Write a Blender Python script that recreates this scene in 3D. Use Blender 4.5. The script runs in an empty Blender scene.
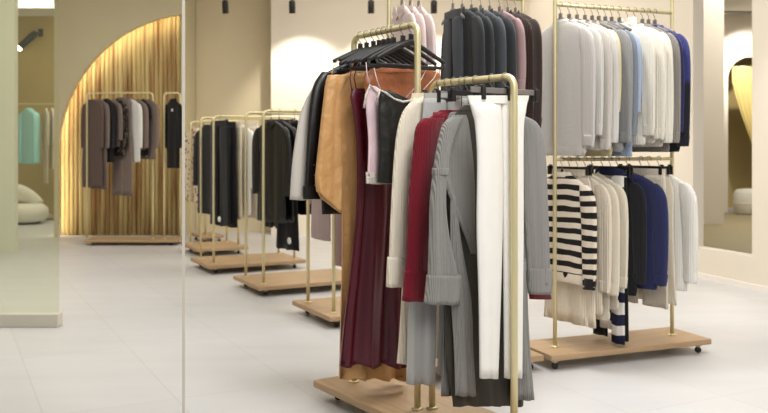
import bpy, math, random
from mathutils import Vector, Matrix

SC = bpy.context.scene
COL = SC.collection
F, HZ, CX, CAMH = 850.0, 148.0, 384.0, 1.22      # lens in pixels, horizon row, centre column, eye height
PI = math.pi

def pt(px, Y):                    # plan X of a picture column at depth Y
    return (px - CX) / F * Y
def zz(py, Y):                    # height of a picture row at depth Y
    return CAMH + (HZ - py) / F * Y

# ------------------------------------------------------------------ materials
MATS = {}
def srgb(c):
    return tuple(((v/255)/12.92 if v/255 <= .04045 else ((v/255+.055)/1.055)**2.4) for v in c)

def mat(name, rgb, rough=.8, metal=0, kind='plain', rgb2=None, scale=1.0, bump=.3, sheen=0, spec=.5, period=.05, emit=0, axis='z', phase=0.0):
    if name in MATS: return MATS[name]
    m = bpy.data.materials.new(name); m.use_nodes = True
    nt = m.node_tree; N, L = nt.nodes, nt.links
    b = N['Principled BSDF']
    c = srgb(rgb) + (1,)
    b.inputs['Base Color'].default_value = c
    b.inputs['Roughness'].default_value = rough
    b.inputs['Metallic'].default_value = metal
    b.inputs['Specular IOR Level'].default_value = spec
    if sheen: b.inputs['Sheen Weight'].default_value = sheen
    if emit:
        b.inputs['Emission Color'].default_value = c; b.inputs['Emission Strength'].default_value = emit
    tc = N.new('ShaderNodeTexCoord')
    def noise(sc, detail=3, vec=None):
        n = N.new('ShaderNodeTexNoise'); n.inputs['Scale'].default_value = sc; n.inputs['Detail'].default_value = detail
        L.new(vec or tc.outputs['Object'], n.inputs['Vector']); return n
    def mixc(fac, a, bb):
        x = N.new('ShaderNodeMix'); x.data_type = 'RGBA'
        if hasattr(fac, 'is_linked'): L.new(fac, x.inputs[0])
        else: x.inputs[0].default_value = fac
        for sock, v in ((x.inputs[6], a), (x.inputs[7], bb)):
            if hasattr(v, 'is_linked'): L.new(v, sock)
            else: sock.default_value = v
        return x.outputs[2]
    def bumpit(h, strength, dist=.004):
        bp = N.new('ShaderNodeBump'); bp.inputs['Strength'].default_value = strength; bp.inputs['Distance'].default_value = dist
        L.new(h, bp.inputs['Height']); L.new(bp.outputs[0], b.inputs['Normal'])
    def mapping(scale=(1,1,1), rot=(0,0,0), loc=(0,0,0)):
        mp = N.new('ShaderNodeMapping'); mp.inputs['Scale'].default_value = scale
        mp.inputs['Rotation'].default_value = rot; mp.inputs['Location'].default_value = loc
        L.new(tc.outputs['Object'], mp.inputs['Vector']); return mp.outputs[0]
    def wave(axis, freq, dist=0.0):
        w = N.new('ShaderNodeTexWave'); w.bands_direction = axis; w.inputs['Scale'].default_value = freq
        w.inputs['Distortion'].default_value = dist; w.inputs['Detail'].default_value = 1
        L.new(tc.outputs['Object'], w.inputs['Vector']); return w
    dark = tuple(v*.92 for v in c[:3]) + (1,)
    if kind == 'cloth':
        n = noise(9*scale); L.new(mixc(n.outputs[0], c, dark), b.inputs['Base Color'])
        n2 = noise(260*scale, 2); bumpit(n2.outputs[0], bump, .002)
    elif kind == 'satin':
        n = noise(14*scale, 2); bumpit(n.outputs[0], bump, .03)
    elif kind == 'knit':
        w = wave('X', 26*scale, .6); n = noise(70, 2)
        L.new(mixc(w.outputs['Color'], dark, c), b.inputs['Base Color'])
        ad = N.new('ShaderNodeMath'); ad.operation = 'ADD'; L.new(w.outputs['Fac'], ad.inputs[0]); L.new(n.outputs[0], ad.inputs[1])
        bumpit(ad.outputs[0], bump, .006)
    elif kind == 'stripe':
        sx = N.new('ShaderNodeSeparateXYZ'); L.new(tc.outputs['Object'], sx.inputs[0])
        nn = noise(5, 1); 
        k = N.new('ShaderNodeMath'); k.operation = 'MULTIPLY_ADD'; k.inputs[1].default_value = 1/period; k.inputs[2].default_value = 40.0 + phase
        L.new(sx.outputs['Z'], k.inputs[0])
        k2 = N.new('ShaderNodeMath'); k2.operation = 'MULTIPLY_ADD'; k2.inputs[1].default_value = .5
        L.new(nn.outputs[0], k2.inputs[0]); L.new(k.outputs[0], k2.inputs[2])
        fr = N.new('ShaderNodeMath'); fr.operation = 'FRACT'; L.new(k2.outputs[0], fr.inputs[0])
        gt = N.new('ShaderNodeMath'); gt.operation = 'GREATER_THAN'; gt.inputs[1].default_value = .5; L.new(fr.outputs[0], gt.inputs[0])
        L.new(mixc(gt.outputs[0], c, srgb(rgb2)+(1,)), b.inputs['Base Color'])
        w = wave('X', 30, .5); bumpit(w.outputs['Fac'], bump, .004)
    elif kind == 'print':
        v = N.new('ShaderNodeTexVoronoi'); v.inputs['Scale'].default_value = 22*scale; L.new(tc.outputs['Object'], v.inputs['Vector'])
        gt = N.new('ShaderNodeMath'); gt.operation = 'LESS_THAN'; gt.inputs[1].default_value = .35; L.new(v.outputs['Distance'], gt.inputs[0])
        L.new(mixc(gt.outputs[0], c, srgb(rgb2)+(1,)), b.inputs['Base Color'])
    elif kind == 'dip':                      # upper part one dye, lower part another
        sx = N.new('ShaderNodeSeparateXYZ'); L.new(tc.outputs['Object'], sx.inputs[0])
        mr = N.new('ShaderNodeMapRange'); mr.inputs[1].default_value = period-.02; mr.inputs[2].default_value = period+.02
        L.new(sx.outputs['Z'], mr.inputs[0]); L.new(mixc(mr.outputs[0], srgb(rgb2)+(1,), c), b.inputs['Base Color'])
        n2 = noise(120, 3); bumpit(n2.outputs[0], bump, .006)
    elif kind == 'leather':
        n = noise(30, 4); bumpit(n.outputs[0], bump, .006)
    elif kind == 'wood':
        v = mapping((2*scale, 26*scale, 26*scale))
        n = noise(1.6, 5, v); n3 = noise(5, 2)
        col = mixc(n.outputs[0], c, srgb(rgb2)+(1,)); L.new(col, b.inputs['Base Color']); bumpit(n.outputs[0], bump, .002)
    elif kind == 'slat':
        n = noise(1.1, 4, mapping((9, 9, .55)))
        cr = N.new('ShaderNodeValToRGB'); e = cr.color_ramp.elements
        e[0].position, e[0].color = .36, srgb(rgb2)+(1,)
        e[1].position, e[1].color = .58, c
        L.new(n.outputs[0], cr.inputs[0]); L.new(cr.outputs[0], b.inputs['Base Color'])
    elif kind == 'plaster':
        n = noise(3*scale, 4); L.new(mixc(n.outputs[0], c, tuple(v*.95 for v in c[:3])+(1,)), b.inputs['Base Color'])
        n2 = noise(90, 3); bumpit(n2.outputs[0], bump, .002)
    elif kind == 'tile':
        v = mapping((1, 1, 1), (0, 0, -math.radians(27.4)), (.12, .33, 0))
        br = N.new('ShaderNodeTexBrick'); br.inputs['Scale'].default_value = 1
        br.inputs['Brick Width'].default_value = .6; br.inputs['Row Height'].default_value = 1.2
        br.inputs['Mortar Size'].default_value = .004; br.inputs['Mortar Smooth'].default_value = .3; br.offset = 0.0
        br.inputs['Color1'].default_value = c; br.inputs['Color2'].default_value = tuple(v*.965 for v in c[:3])+(1,)
        br.inputs['Mortar'].default_value = tuple(v*.87 for v in c[:3])+(1,)
        L.new(v, br.inputs['Vector'])
        n = noise(1.2, 6, mapping((1, 4, 1), (0, 0, -math.radians(27.4))))
        mx = N.new('ShaderNodeMix'); mx.data_type = 'RGBA'; mx.blend_type = 'MULTIPLY'; mx.inputs[0].default_value = 1
        L.new(br.outputs['Color'], mx.inputs[6]); L.new(mixc(n.outputs[0], (1, 1, 1, 1), (.90, .885, .87, 1)), mx.inputs[7])
        L.new(mx.outputs[2], b.inputs['Base Color'])
        mrr = N.new('ShaderNodeMapRange'); mrr.inputs[3].default_value = rough-.08; mrr.inputs[4].default_value = rough+.12
        L.new(n.outputs[0], mrr.inputs[0]); L.new(mrr.outputs[0], b.inputs['Roughness'])
    elif kind == 'lace':
        v = N.new('ShaderNodeTexVoronoi'); v.inputs['Scale'].default_value = 120; L.new(tc.outputs['Object'], v.inputs['Vector'])
        L.new(mixc(v.outputs['Distance'], c, tuple(x*.6 for x in c[:3])+(1,)), b.inputs['Base Color']); bumpit(v.outputs['Distance'], .8, .003)
    MATS[name] = m
    return m

GOLD = mat('champagne_brass', (216, 204, 160), rough=.42, metal=.55)
BOARD = mat('oak_board', (192, 164, 128), rough=.5, kind='wood', rgb2=(158, 126, 92))
DARKP = mat('black_plastic', (26, 25, 25), rough=.45)
GREYP = mat('grey_hanger_plastic', (118, 112, 106), rough=.5)
WHITEP = mat('white_plastic', (235, 232, 226), rough=.5)
CASTM = mat('pale_caster', (205, 196, 180), rough=.5)
STEEL = mat('hook_steel', (140, 135, 125), rough=.3, metal=.9)

# ------------------------------------------------------------------ mesh helpers
class MB:
    def __init__(s): s.v, s.f = [], []
    def add(s, vs, fs):
        b = len(s.v); s.v += [tuple(v) for v in vs]; s.f += [tuple(i+b for i in f) for f in fs]
    def box(s, c, d, rz=0, bev=0):
        x, y, z = (q/2 for q in d)
        if not bev:
            vs = [Vector((sx*x, sy*y, sz*z)) for sx in (-1, 1) for sy in (-1, 1) for sz in (-1, 1)]
            fs = [(0,1,3,2),(4,6,7,5),(0,4,5,1),(2,3,7,6),(0,2,6,4),(1,5,7,3)]
        else:
            import bmesh
            bm = bmesh.new(); bmesh.ops.create_cube(bm, size=1)
            for v in bm.verts: v.co = Vector((v.co.x*2*x, v.co.y*2*y, v.co.z*2*z))
            bmesh.ops.bevel(bm, geom=bm.edges[:], offset=bev, segments=2, affect='EDGES', profile=.5)
            bm.verts.index_update()
            vs = [v.co.copy() for v in bm.verts]; fs = [tuple(v.index for v in f.verts) for f in bm.faces]; bm.free()
        R = Matrix.Rotation(rz, 3, 'Z')
        s.add([R @ v + Vector(c) for v in vs], fs)
    def tube(s, path, r, n=10, caps=True, flat=1.0):
        path = [Vector(p) for p in path]; rs = r if isinstance(r, (list, tuple)) else [r]*len(path)
        rings = []; up = None
        for i, p in enumerate(path):
            t = ((path[min(i+1, len(path)-1)] - path[max(i-1, 0)])).normalized()
            if up is None:
                up = Vector((0, 0, 1)) if abs(t.z) < .9 else Vector((0, 1, 0))
            a = t.cross(up); 
            if a.length < 1e-4: a = t.orthogonal()
            a.normalize(); bb = a.cross(t).normalized(); up = bb
            rings.append([p + (a*math.cos(2*PI*k/n)*rs[i]*flat + bb*math.sin(2*PI*k/n)*rs[i]) for k in range(n)])
        s.rings(rings, caps, caps)
    def rings(s, rings, cap0=True, cap1=True):
        n = len(rings[0]); vs = [v for r in rings for v in r]
        fs = [(i*n+k, i*n+(k+1) % n, (i+1)*n+(k+1) % n, (i+1)*n+k) for i in range(len(rings)-1) for k in range(n)]
        if cap0: fs.append(tuple(reversed(range(n))))
        if cap1: fs.append(tuple((len(rings)-1)*n+k for k in range(n)))
        s.add(vs, fs)
    def lathe(s, prof, c=(0, 0, 0), n=20, M=None):
        rings = []
        for r, z in prof:
            ring = [Vector((r*math.cos(2*PI*k/n), r*math.sin(2*PI*k/n), z)) for k in range(n)]
            if M is not None: ring = [M @ v for v in ring]
            rings.append([v + Vector(c) for v in ring])
        s.rings(rings)
    def build(s, name, m, parent=None, smooth=True, loc=None, rz=0):
        me = bpy.data.meshes.new(name); me.from_pydata(s.v, [], s.f); me.validate()
        import bmesh
        bm = bmesh.new(); bm.from_mesh(me); bmesh.ops.recalc_face_normals(bm, faces=bm.faces); bm.to_mesh(me); bm.free()
        if smooth: 
            for p in me.polygons: p.use_smooth = len(p.vertices) <= 4
        me.materials.append(m)
        o = bpy.data.objects.new(name, me); COL.objects.link(o)
        if parent is not None: o.parent = parent
        if loc is not None: o.location = loc; o.rotation_euler.z = rz
        return o

def boxobj(name, c, d, m, rz=0, parent=None, bev=0):
    mb = MB(); mb.box((0, 0, 0), d, 0, bev); return mb.build(name, m, parent, smooth=False, loc=c, rz=rz)

def empty(name, loc, rz=0):
    o = bpy.data.objects.new(name, None); COL.objects.link(o); o.location = loc; o.rotation_euler.z = rz
    o.empty_display_size = .1
    return o
def tag(o, label, cat, group=None):
    o['label'] = label; o['category'] = cat
    if group: o['group'] = group
    return o
def struct(o): o['kind'] = 'structure'; return o

def cr(p0, p1, p2, p3, t):
    return .5*((2*p1)+(-p0+p2)*t+(2*p0-5*p1+4*p2-p3)*t*t+(-p0+3*p1-3*p2+p3)*t*t*t)

def loft(mb, rows, n=36, sub=5, amp=.0, k=5.0, seed=0, p=2.3, open_top=False, amp_top=.15, hemin=True, wob=.0, skew=0.0):
    """rows top to bottom: (z, u_left, u_right, half thickness, w offset). A soft closed cloth tube with hanging folds."""
    rnd = random.Random(seed*7+3); f1, f2, f3 = (rnd.uniform(0, 6.28) for _ in range(3))
    rows = [tuple(r)+(0,)*(6-len(r)) for r in rows]; dense = []
    for i in range(len(rows)-1):
        q = [rows[max(i-1, 0)], rows[i], rows[i+1], rows[min(i+2, len(rows)-1)]]
        for j in range(sub): dense.append(tuple(cr(q[0][m], q[1][m], q[2][m], q[3][m], j/sub) for m in range(6)))
    dense.append(rows[-1])
    z0, z1 = rows[0][0], rows[-1][0]; rings = []
    for (z, a, b, ht, wo, dz) in dense:
        g = min(1, max(0, (z0-z)/max(1e-6, z0-z1))); hw = max(.002, (b-a)/2); uc = (a+b)/2
        A = amp*(amp_top+(1-amp_top)*g**.8); ring = []
        for kk in range(n):
            th = 2*PI*kk/n; c, s_ = math.cos(th), math.sin(th)
            cu = math.copysign(abs(c)**(2/p), c); sw = math.copysign(abs(s_)**(2/p), s_)
            rel = cu; d = A*(math.sin(k*rel+f1+1.3*g)+.55*math.sin(2.3*k*rel+f2-2.1*g)+.25*math.sin(4.1*k*rel+f3))
            zi = z + dz*cu + skew*cu*hw*max(0, (g-.45)/.55) + (.35*A*math.sin(k*1.3*rel+f2) if g > .9 else 0)
            ring.append((uc + hw*cu + wob*math.sin(9*g+f1)*g, wo + ht*sw + d, zi))
        rings.append(ring)
    if hemin:                                      # turned-in hem
        last = rings[-1]; cx = sum(v[0] for v in last)/n; cy = sum(v[1] for v in last)/n
        rings.append([(cx+(v[0]-cx)*.93, cy+(v[1]-cy)*.75, v[2]+.001) for v in last])
        rings.append([(cx+(v[0]-cx)*.9, cy+(v[1]-cy)*.6, v[2]+.02) for v in last])
    mb.rings(rings, not open_top, True)

def arcpath(c, r, a0, a1, n=10):                   # in the local x-z plane
    return [(c[0]+r*math.cos(a0+(a1-a0)*i/n), 0, c[1]+r*math.sin(a0+(a1-a0)*i/n)) for i in range(n+1)]

# ------------------------------------------------------------------ racks
RR = .0125
def uframe(mb, P0, P1, z0, h, r=RR, bend=.042):
    P0, P1 = Vector((P0[0], P0[1], 0)), Vector((P1[0], P1[1], 0)); d = (P1-P0).normalized()
    path = [P0+Vector((0, 0, z0)), P0+Vector((0, 0, z0+.3)), P0+Vector((0, 0, h-bend-.02))]
    for i in range(7):
        a = PI/2*i/6; path.append(P0+d*(bend*(1-math.cos(a)))+Vector((0, 0, h-bend+bend*math.sin(a))))
    path.append((P0+P1)/2+Vector((0, 0, h)))
    for i in range(7):
        a = PI/2*(1-i/6); path.append(P1-d*(bend*(1-math.cos(a)))+Vector((0, 0, h-bend+bend*math.sin(a))))
    path += [P1+Vector((0, 0, h-bend-.02)), P1+Vector((0, 0, z0+.3)), P1+Vector((0, 0, z0))]
    mb.tube(path, r, 12)
    for P in (P0, P1): mb.lathe([(r+.012, 0), (r+.012, .004), (r+.002, .009)], (P.x, P.y, z0), 14)

def rack(label, corner, e1, e2, L, W, frames, zt=.09, th=.034, group=None, cross=(), inset=.09, cat='clothes rack', name='garment_rack', r=RR):
    """corner = near left corner of the board; frames = (P0, P1, height)."""
    t = empty(name, (corner[0], corner[1], 0)); tag(t, label, cat, group)
    o = Vector((corner[0], corner[1], 0)); e1 = Vector((*e1, 0)); e2 = Vector((*e2, 0)); c = e1*(L/2)+e2*(W/2)
    rz = math.atan2(e1.y, e1.x)
    mb = MB(); mb.box((0, 0, 0), (L, W, th), 0, .006); b = mb.build('base_board', BOARD, t, smooth=False)
    b.location = c+Vector((0, 0, zt-th/2)); b.rotation_euler.z = rz
    for (x, y) in ((inset, inset), (L-inset, inset), (inset, W-inset), (L-inset, W-inset)):
        p = e1*x+e2*y; mb = MB(); zc = zt-th-.001
        mb.lathe([(.022, zc), (.022, zc-.012), (.012, zc-.014), (.012, zc-.02)], (p.x, p.y, 0), 14)
        cs = mb.build('caster', CASTM, t)
        mb = MB(); mb.lathe([(.012, -.011), (.0175, -.009), (.0175, .009), (.012, .011)], (p.x, p.y, .0185), 16, Matrix.Rotation(PI/2, 3, 'X'))
        mb.build('wheel', DARKP, cs)
    for (P0, P1, h) in frames:
        mb = MB(); uframe(mb, Vector(P0)-o.xy, Vector(P1)-o.xy, zt, h, r); mb.build('upright_frame', GOLD, t)
    for (P0, P1, h) in cross:
        a = Vector((P0[0]-o.x, P0[1]-o.y, h)); bb = Vector((P1[0]-o.x, P1[1]-o.y, h)); mb = MB(); mb.tube([a, bb], .0105, 10); mb.build('cross_rail', GOLD, t)
    return t

# ------------------------------------------------------------------ hangers (local origin = rail axis; x = garment width)
def hook(mb, bot, r=.0021, R=None):
    R = R or (RR+r+.0015)
    path = [(R*math.cos(a), 0, R*math.sin(a)) for a in [(-40+22*i)*PI/180 for i in range(11)]]
    e = path[-1]; path += [(e[0]*.55, 0, -R-.004), (0, 0, -R-.012), (0, 0, bot)]
    mb.tube(path, r, 6)

def hanger(P, ang, z, label, group, color=None, rail=RR, half=.185, drop=.062, bar=False, thick=.006, neck=-.078, tilt=0):
    color = color or GREYP
    t = empty('clothes_hanger', (P[0], P[1], z), ang); tag(t, label, 'hanger', group)
    mb = MB(); hook(mb, neck, R=rail+.0036); mb.build('hook', STEEL, t)
    mb = MB(); path, rs = [], []
    for i in range(-10, 11):
        q = i/10; path.append((half*q, 0, neck-.012-drop*abs(q)**1.15)); rs.append(thick*(1.35-.45*abs(q)))
    mb.tube(path, rs, 8, flat=.55); mb.box((0, 0, neck+.003), (thick*2.4, .009, .04), 0, .003); mb.build('shoulder_bar', color, t)
    if bar:
        mb = MB(); zb = neck-.012-drop-.022
        mb.tube([(-half*.97, 0, neck-.014-drop), (-half*.97, 0, zb), (half*.97, 0, zb), (half*.97, 0, neck-.014-drop)], thick*.62, 8); mb.build('trouser_bar', color, t)
    return t

def clip_hanger(P, ang, z, label, group, half=.15, zb=-.052, color=None, clipx=None, rail=RR):
    t = empty('clothes_hanger', (P[0], P[1], z), ang); tag(t, label, 'hanger', group)
    mb = MB(); hook(mb, zb+.01, R=rail+.0036); mb.build('hook', STEEL, t)
    mb = MB(); mb.box((0, 0, zb), (half*2, .008, .022), 0, .002); mb.build('bar', color or GREYP, t, smooth=False)
    for x in clipx or (-half+.015, half-.02):
        mb = MB(); mb.box((x, -.0115, zb-.012), (.02, .01, .05), 0, .002); mb.box((x, .0115, zb-.012), (.02, .01, .05), 0, .002)
        mb.tube([(x-.012, 0, zb+.017), (x+.012, 0, zb+.017)], .004, 8); mb.build('clip', DARKP, t, smooth=False)
    return t

# ------------------------------------------------------------------ garments, standard cut
def groot(name, P, ang, z, label, cat, group):
    t = empty(name, (P[0], P[1], z), ang); tag(t, label, cat, group); return t

def top(t, m, L=.7, W=.215, sl=.58, ht=.022, seed=0, trim=None, neck='crew', hem=True, flare=1.0, amp=.0042, cuffs=True, sleeves=True, front=False):
    """knit, shirt or jacket on a hanger: body, sleeve > cuff, collar, hem_band."""
    trim = trim or m; q = W/.215; rnd = random.Random(seed+11)
    body = [(-.082, -.055, .055, ht*.72), (-.092, -.088*q, .088*q, ht*.85), (-.112, -.14*q, .14*q, ht), (-.136, -.185*q, .185*q, ht*1.02), (-.165, -.212*q, .212*q, ht*1.05),
            (-.22, -.21*q, .21*q, ht*1.05), (-.34, -.2*q, .2*q, ht*1.0), (-.08-.75*(L-.08), -.205*q*flare, .205*q*flare, ht*1.0), (-L+.0, -.205*q*flare, .205*q*flare, ht*.95)]
    mb = MB(); loft(mb, body, amp=amp, seed=seed, open_top=True); b = mb.build('body', m, t)
    if hem:
        mb = MB(); loft(mb, [(-L+.05, -.207*q*flare, .207*q*flare, ht*1.12), (-L+.02, -.209*q*flare, .209*q*flare, ht*1.16), (-L-.004, -.2*q*flare, .2*q*flare, ht*1.08)], amp=amp*.9, amp_top=.93, seed=seed, sub=3, open_top=True); mb.build('hem_band', trim, b)
    if sleeves:
        for s in (-1, 1):
            j = rnd.uniform(-.002, .002); e = min(-.2, -.1-sl)
            c = lambda z, u, hw, h, w=0: (z, s*u-hw, s*u+hw, h, w)
            rows = [c(-.138, .178*q, .028, ht*.75), c(-.165, .197*q, .045, ht*.95), c(-.22, .215*q, .056, ht*1.1, j), c(-.33, .228*q, .054, ht*1.1, j*1.5), c((e-.33)/2, .232*q, .05, ht*1.1, j), c(e+.03, .232*q, .043, ht*1.05, j), c(e, .231*q, .04, ht, j)]
            mb = MB(); loft(mb, rows, n=22, sub=4, amp=.004, k=3, seed=seed+s+5); so = mb.build('sleeve', m, t)
            if cuffs:
                mb = MB(); loft(mb, [c(e+.05, .232*q, .044, ht*1.12, j), c(e+.02, .2315*q, .043, ht*1.12, j), c(e-.012, .231*q, .039, ht*1.02, j)], n=22, sub=3, amp=.003, k=3, amp_top=.9, seed=seed+s+5); mb.build('cuff', trim, so)
    if neck in ('crew', 'turtle'):
        up = .014 if neck == 'crew' else .05
        mb = MB(); R = []
        for (z, ru, rw) in ((-.1, .085, ht*.98), (-.088, .078, ht*.98), (-.088+up, .064, ht*.9), (-.085+up, .056, ht*.75), (-.09, .055, ht*.6)):
            R.append([(ru*math.cos(2*PI*i/24), rw*math.sin(2*PI*i/24), z+(.0)) for i in range(24)])
        mb.rings(R, False, False); mb.build('collar', trim, t)
    if neck == 'shirt':
        mb = MB()
        for s in (-1, 1):
            mb.add([(s*.0, -ht*1.25, -.135), (s*.03, -ht*1.2, -.15), (s*.085, -ht*1.05, -.112), (s*.06, -ht*.7, -.072), (s*.02, -ht*1.2, -.1),
                    (s*.0, -ht*1.5, -.137), (s*.03, -ht*1.45, -.153), (s*.088, -ht*1.25, -.114), (s*.061, -ht*.9, -.069), (s*.02, -ht*1.45, -.099)],
                   [(0,1,2,4),(2,3,4),(5,6,7,9),(7,8,9),(0,1,6,5),(1,2,7,6),(2,3,8,7),(3,4,9,8),(4,0,5,9)])
        mb.build('collar', trim, t, smooth=False)
    if front:
        mb = MB(); mb.box((0, -ht*1.12-.003, -.13-(L-.15)/2), (.028, .004, L-.17)); pk = mb.build('placket', trim, t, smooth=False)
        for i in range(5):
            mb = MB(); mb.lathe([(.007, -.0015), (.007, .0015)], (0, -ht*1.12-.008, -.18-i*(L-.25)/4.5), 12, Matrix.Rotation(PI/2, 3, 'X')); mb.build('button', DARKP, pk)

def trousers(t, m, L=1.0, W=.16, ht=.017, seed=0, zt=-.055, flare=1.05, wb=None):
    mb = MB(); loft(mb, [(zt, -W*.93, W*.93, ht*.9), (zt-.02, -W*.94, W*.94, ht), (zt-.045, -W*.95, W*.95, ht)], amp=.002, seed=seed, sub=3, open_top=True); w = mb.build('waistband', wb or m, t)
    for s in (-1, 1):
        a = lambda z, i, o, h: (z, s*i if s > 0 else -o, o if s > 0 else -i, h, 0)
        rows = [a(zt-.04, .002, W*.95, ht*1.02), a(zt-.2, .003, W*1.0, ht*1.1), a(zt-.32, .01, W*.98, ht), a(zt-.32-.45*(L-.4), .02, W*.95*flare, ht*.95), a(-L, .018, W*flare, ht*.95)]
        mb = MB(); loft(mb, rows, n=26, amp=.005, k=3.2, seed=seed+s); mb.build('leg', m, t)

def skirt(t, m, L=.8, W=.14, W2=.22, ht=.018, seed=0, zt=-.055, amp=.012, k=9):
    mb = MB(); loft(mb, [(zt, -W*.95, W*.95, ht*.9), (zt-.045, -W, W, ht)], amp=.001, seed=seed, sub=3, open_top=True); mb.build('waistband', m, t)
    mb = MB(); loft(mb, [(zt-.035, -W, W, ht*.96), (zt-.15, -W*1.2, W*1.2, ht*1.1), (zt-.5*(L+zt), -(W+W2)/2, (W+W2)/2, ht*1.1), (-L, -W2, W2, ht*1.1)], n=64, amp=amp, k=k, seed=seed, amp_top=.1, open_top=True); mb.build('skirt_body', m, t)

def slip(t, m, L=1.1, W=.13, W2=.2, ht=.017, seed=0, trim=None):
    mb = MB(); loft(mb, [(-.2, -W*.7, W*.7, ht*.7), (-.23, -W*.95, W*.95, ht), (-.36, -W*.9, W*.9, ht), (-.2-.6*(L-.2), -(W+W2)/2, (W+W2)/2, ht*1.05), (-L, -W2, W2, ht*1.1)], amp=.009, k=6, seed=seed, open_top=True); mb.build('body', m, t)
    for s in (-1, 1):
        mb = MB(); mb.tube([(s*W*.62, 0, -.205), (s*W*.6, -.004, -.15), (s*W*.5, 0, -.105)], .003, 6); mb.build('strap', trim or m, t)

def disc_tag(t, u, w, z, r=.02):
    mb = MB(); mb.lathe([(r*.7, -.004), (r, -.002), (r, .002), (r*.7, .004)], (u, w, z), 16, Matrix.Rotation(PI/2, 3, 'X')); o = mb.build('security_tag', WHITEP, t); o['label'] = 'round white security tag'

# ------------------------------------------------------------------ fabrics
def fab(name, rgb, kind='cloth', **k):
    return mat(name, rgb, **{**dict(rough=.85, kind=kind, sheen=.15 if kind in ('knit', 'cloth') else 0, spec=.25), **k})
IVORY = fab('ivory_cable_knit', (232, 226, 212), 'knit', scale=.8, bump=.4)
CREAM = fab('cream_knit', (230, 218, 198), 'knit', bump=.5)
CREAMF = fab('cream_rib_knit', (230, 220, 200), 'knit', scale=1.7, bump=.45)
OAT = fab('oatmeal_knit', (206, 199, 190), 'knit')
HEATH = fab('pale_heather_knit', (204, 199, 193), 'knit', bump=.25)
PALEG = fab('pale_grey_knit', (212, 208, 202), 'knit', bump=.25)
MIDG = fab('mid_grey_knit', (150, 150, 150), 'knit')
BLUEG = fab('blue_grey_cloth', (128, 134, 142), 'cloth')
GREYK = fab('grey_rib_knit', (140, 138, 133), 'knit', scale=1.7, bump=.6)
GREYKD = fab('taupe_grey_rib', (146, 140, 132), 'knit', bump=.6)
BLUEDIP = fab('blue_black_mohair', (58, 62, 124), 'dip', rgb2=(24, 24, 36), period=-.42, bump=.8, sheen=.4)
YEL = fab('straw_cotton', (222, 208, 160)); SKY = fab('pale_blue_cotton', (170, 186, 212))
STRB = fab('black_cream_stripe', (228, 216, 198), 'stripe', rgb2=(30, 27, 27), period=.062)
STRN = fab('navy_white_stripe', (226, 222, 214), 'stripe', rgb2=(33, 36, 62), period=.12)
NAVY = fab('navy_knit', (42, 46, 88), 'knit'); BLACK = fab('black_cloth', (19, 18, 19)); BLACKK = fab('black_knit', (30, 29, 31), 'knit')
LEATH = mat('black_leather', (17, 16, 16), rough=.36, kind='leather', bump=.25, spec=.5)
WHITE = fab('white_cotton', (238, 236, 232)); WKNIT = fab('white_knit', (240, 236, 228), 'knit', bump=.4)
CHAR = fab('charcoal_cloth', (46, 48, 51)); SLATE = fab('slate_cloth', (66, 70, 75)); 
MAUVE = fab('mauve_wool', (150, 122, 118)); PINKW = fab('blush_white_cotton', (222, 204, 200)); BROWN = fab('dark_brown_corduroy', (52, 35, 27), 'knit', scale=.8)
BROWN2 = fab('cocoa_velvet', (60, 40, 30), sheen=.3)
TAN = mat('tan_satin', (200, 153, 98), rough=.42, kind='satin', bump=.6, spec=.4, sheen=.1)
RUST = mat('copper_satin', (164, 98, 60), rough=.33, kind='satin', bump=.5, spec=.5)
BURG = mat('burgundy_satin', (86, 14, 34), rough=.38, kind='satin', bump=.12, spec=.5)
PINKS = mat('pale_pink_satin', (226, 198, 204), rough=.4, kind='satin', bump=.3, spec=.4)
BLKS = mat('black_satin', (34, 33, 30), rough=.4, kind='satin', bump=.3, spec=.4)
LACE = mat('cream_lace', (232, 222, 212), rough=.8, kind='lace')
MAROON = fab('crimson_rib_knit', (116, 12, 32), 'knit', scale=1.7, bump=.45)
WTROU = fab('white_crepe', (240, 237, 230)); BEIGE = fab('beige_linen', (216, 203, 176)); TAUPE = fab('taupe_wool', (128, 112, 104)); TAUPE2 = fab('cocoa_wool', (98, 80, 72))
LEOP = fab('beige_spot_print', (226, 208, 182), 'print', rgb2=(82, 62, 46)); TANB = fab('tan_suede', (150, 112, 84)); DOTP = fab('black_floral_print', (40, 36, 36), 'print', rgb2=(120, 106, 96), scale=1.3)
TEAL = fab('mint_knit', (168, 224, 222), 'knit', bump=.5); LGREY = fab('stone_grey_wool', (206, 199, 190))

# ================================================================== THE SETTING
FLOOR = mat('porcelain_tile', (206, 206, 207), rough=.42, kind='tile', spec=.35)
WALL = mat('warm_white_plaster', (222, 208, 176), rough=.85, kind='plaster', bump=.12)
WALLR = mat('white_plaster', (230, 220, 203), rough=.85, kind='plaster', bump=.12)
ARCHW = mat('greige_plaster', (212, 202, 170), rough=.85, kind='plaster', bump=.12)
TANW = mat('ochre_plaster', (186, 164, 108), rough=.85, kind='plaster', bump=.12)
CEIL = mat('ceiling_white', (236, 230, 220), rough=.9, kind='plaster', bump=.05)
SLAT = mat('golden_bamboo', (206, 184, 128), rough=.6, kind='slat', rgb2=(150, 110, 62))
OLIVE = mat('olive_floor', (160, 148, 112), rough=.6, kind='plaster'); SEAM = mat('panel_joint', (150, 134, 112), rough=.8)
PALEC = mat('pale_reflection_colour', (216, 214, 194), rough=.85, kind='plaster', bump=.1)

CZ = 3.78
struct(boxobj('floor', (.5, 8, -.05), (19, 24, .1), FLOOR))
struct(boxobj('ceiling', (.5, 8, CZ+.05), (19, 24, .1), CEIL))

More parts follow.
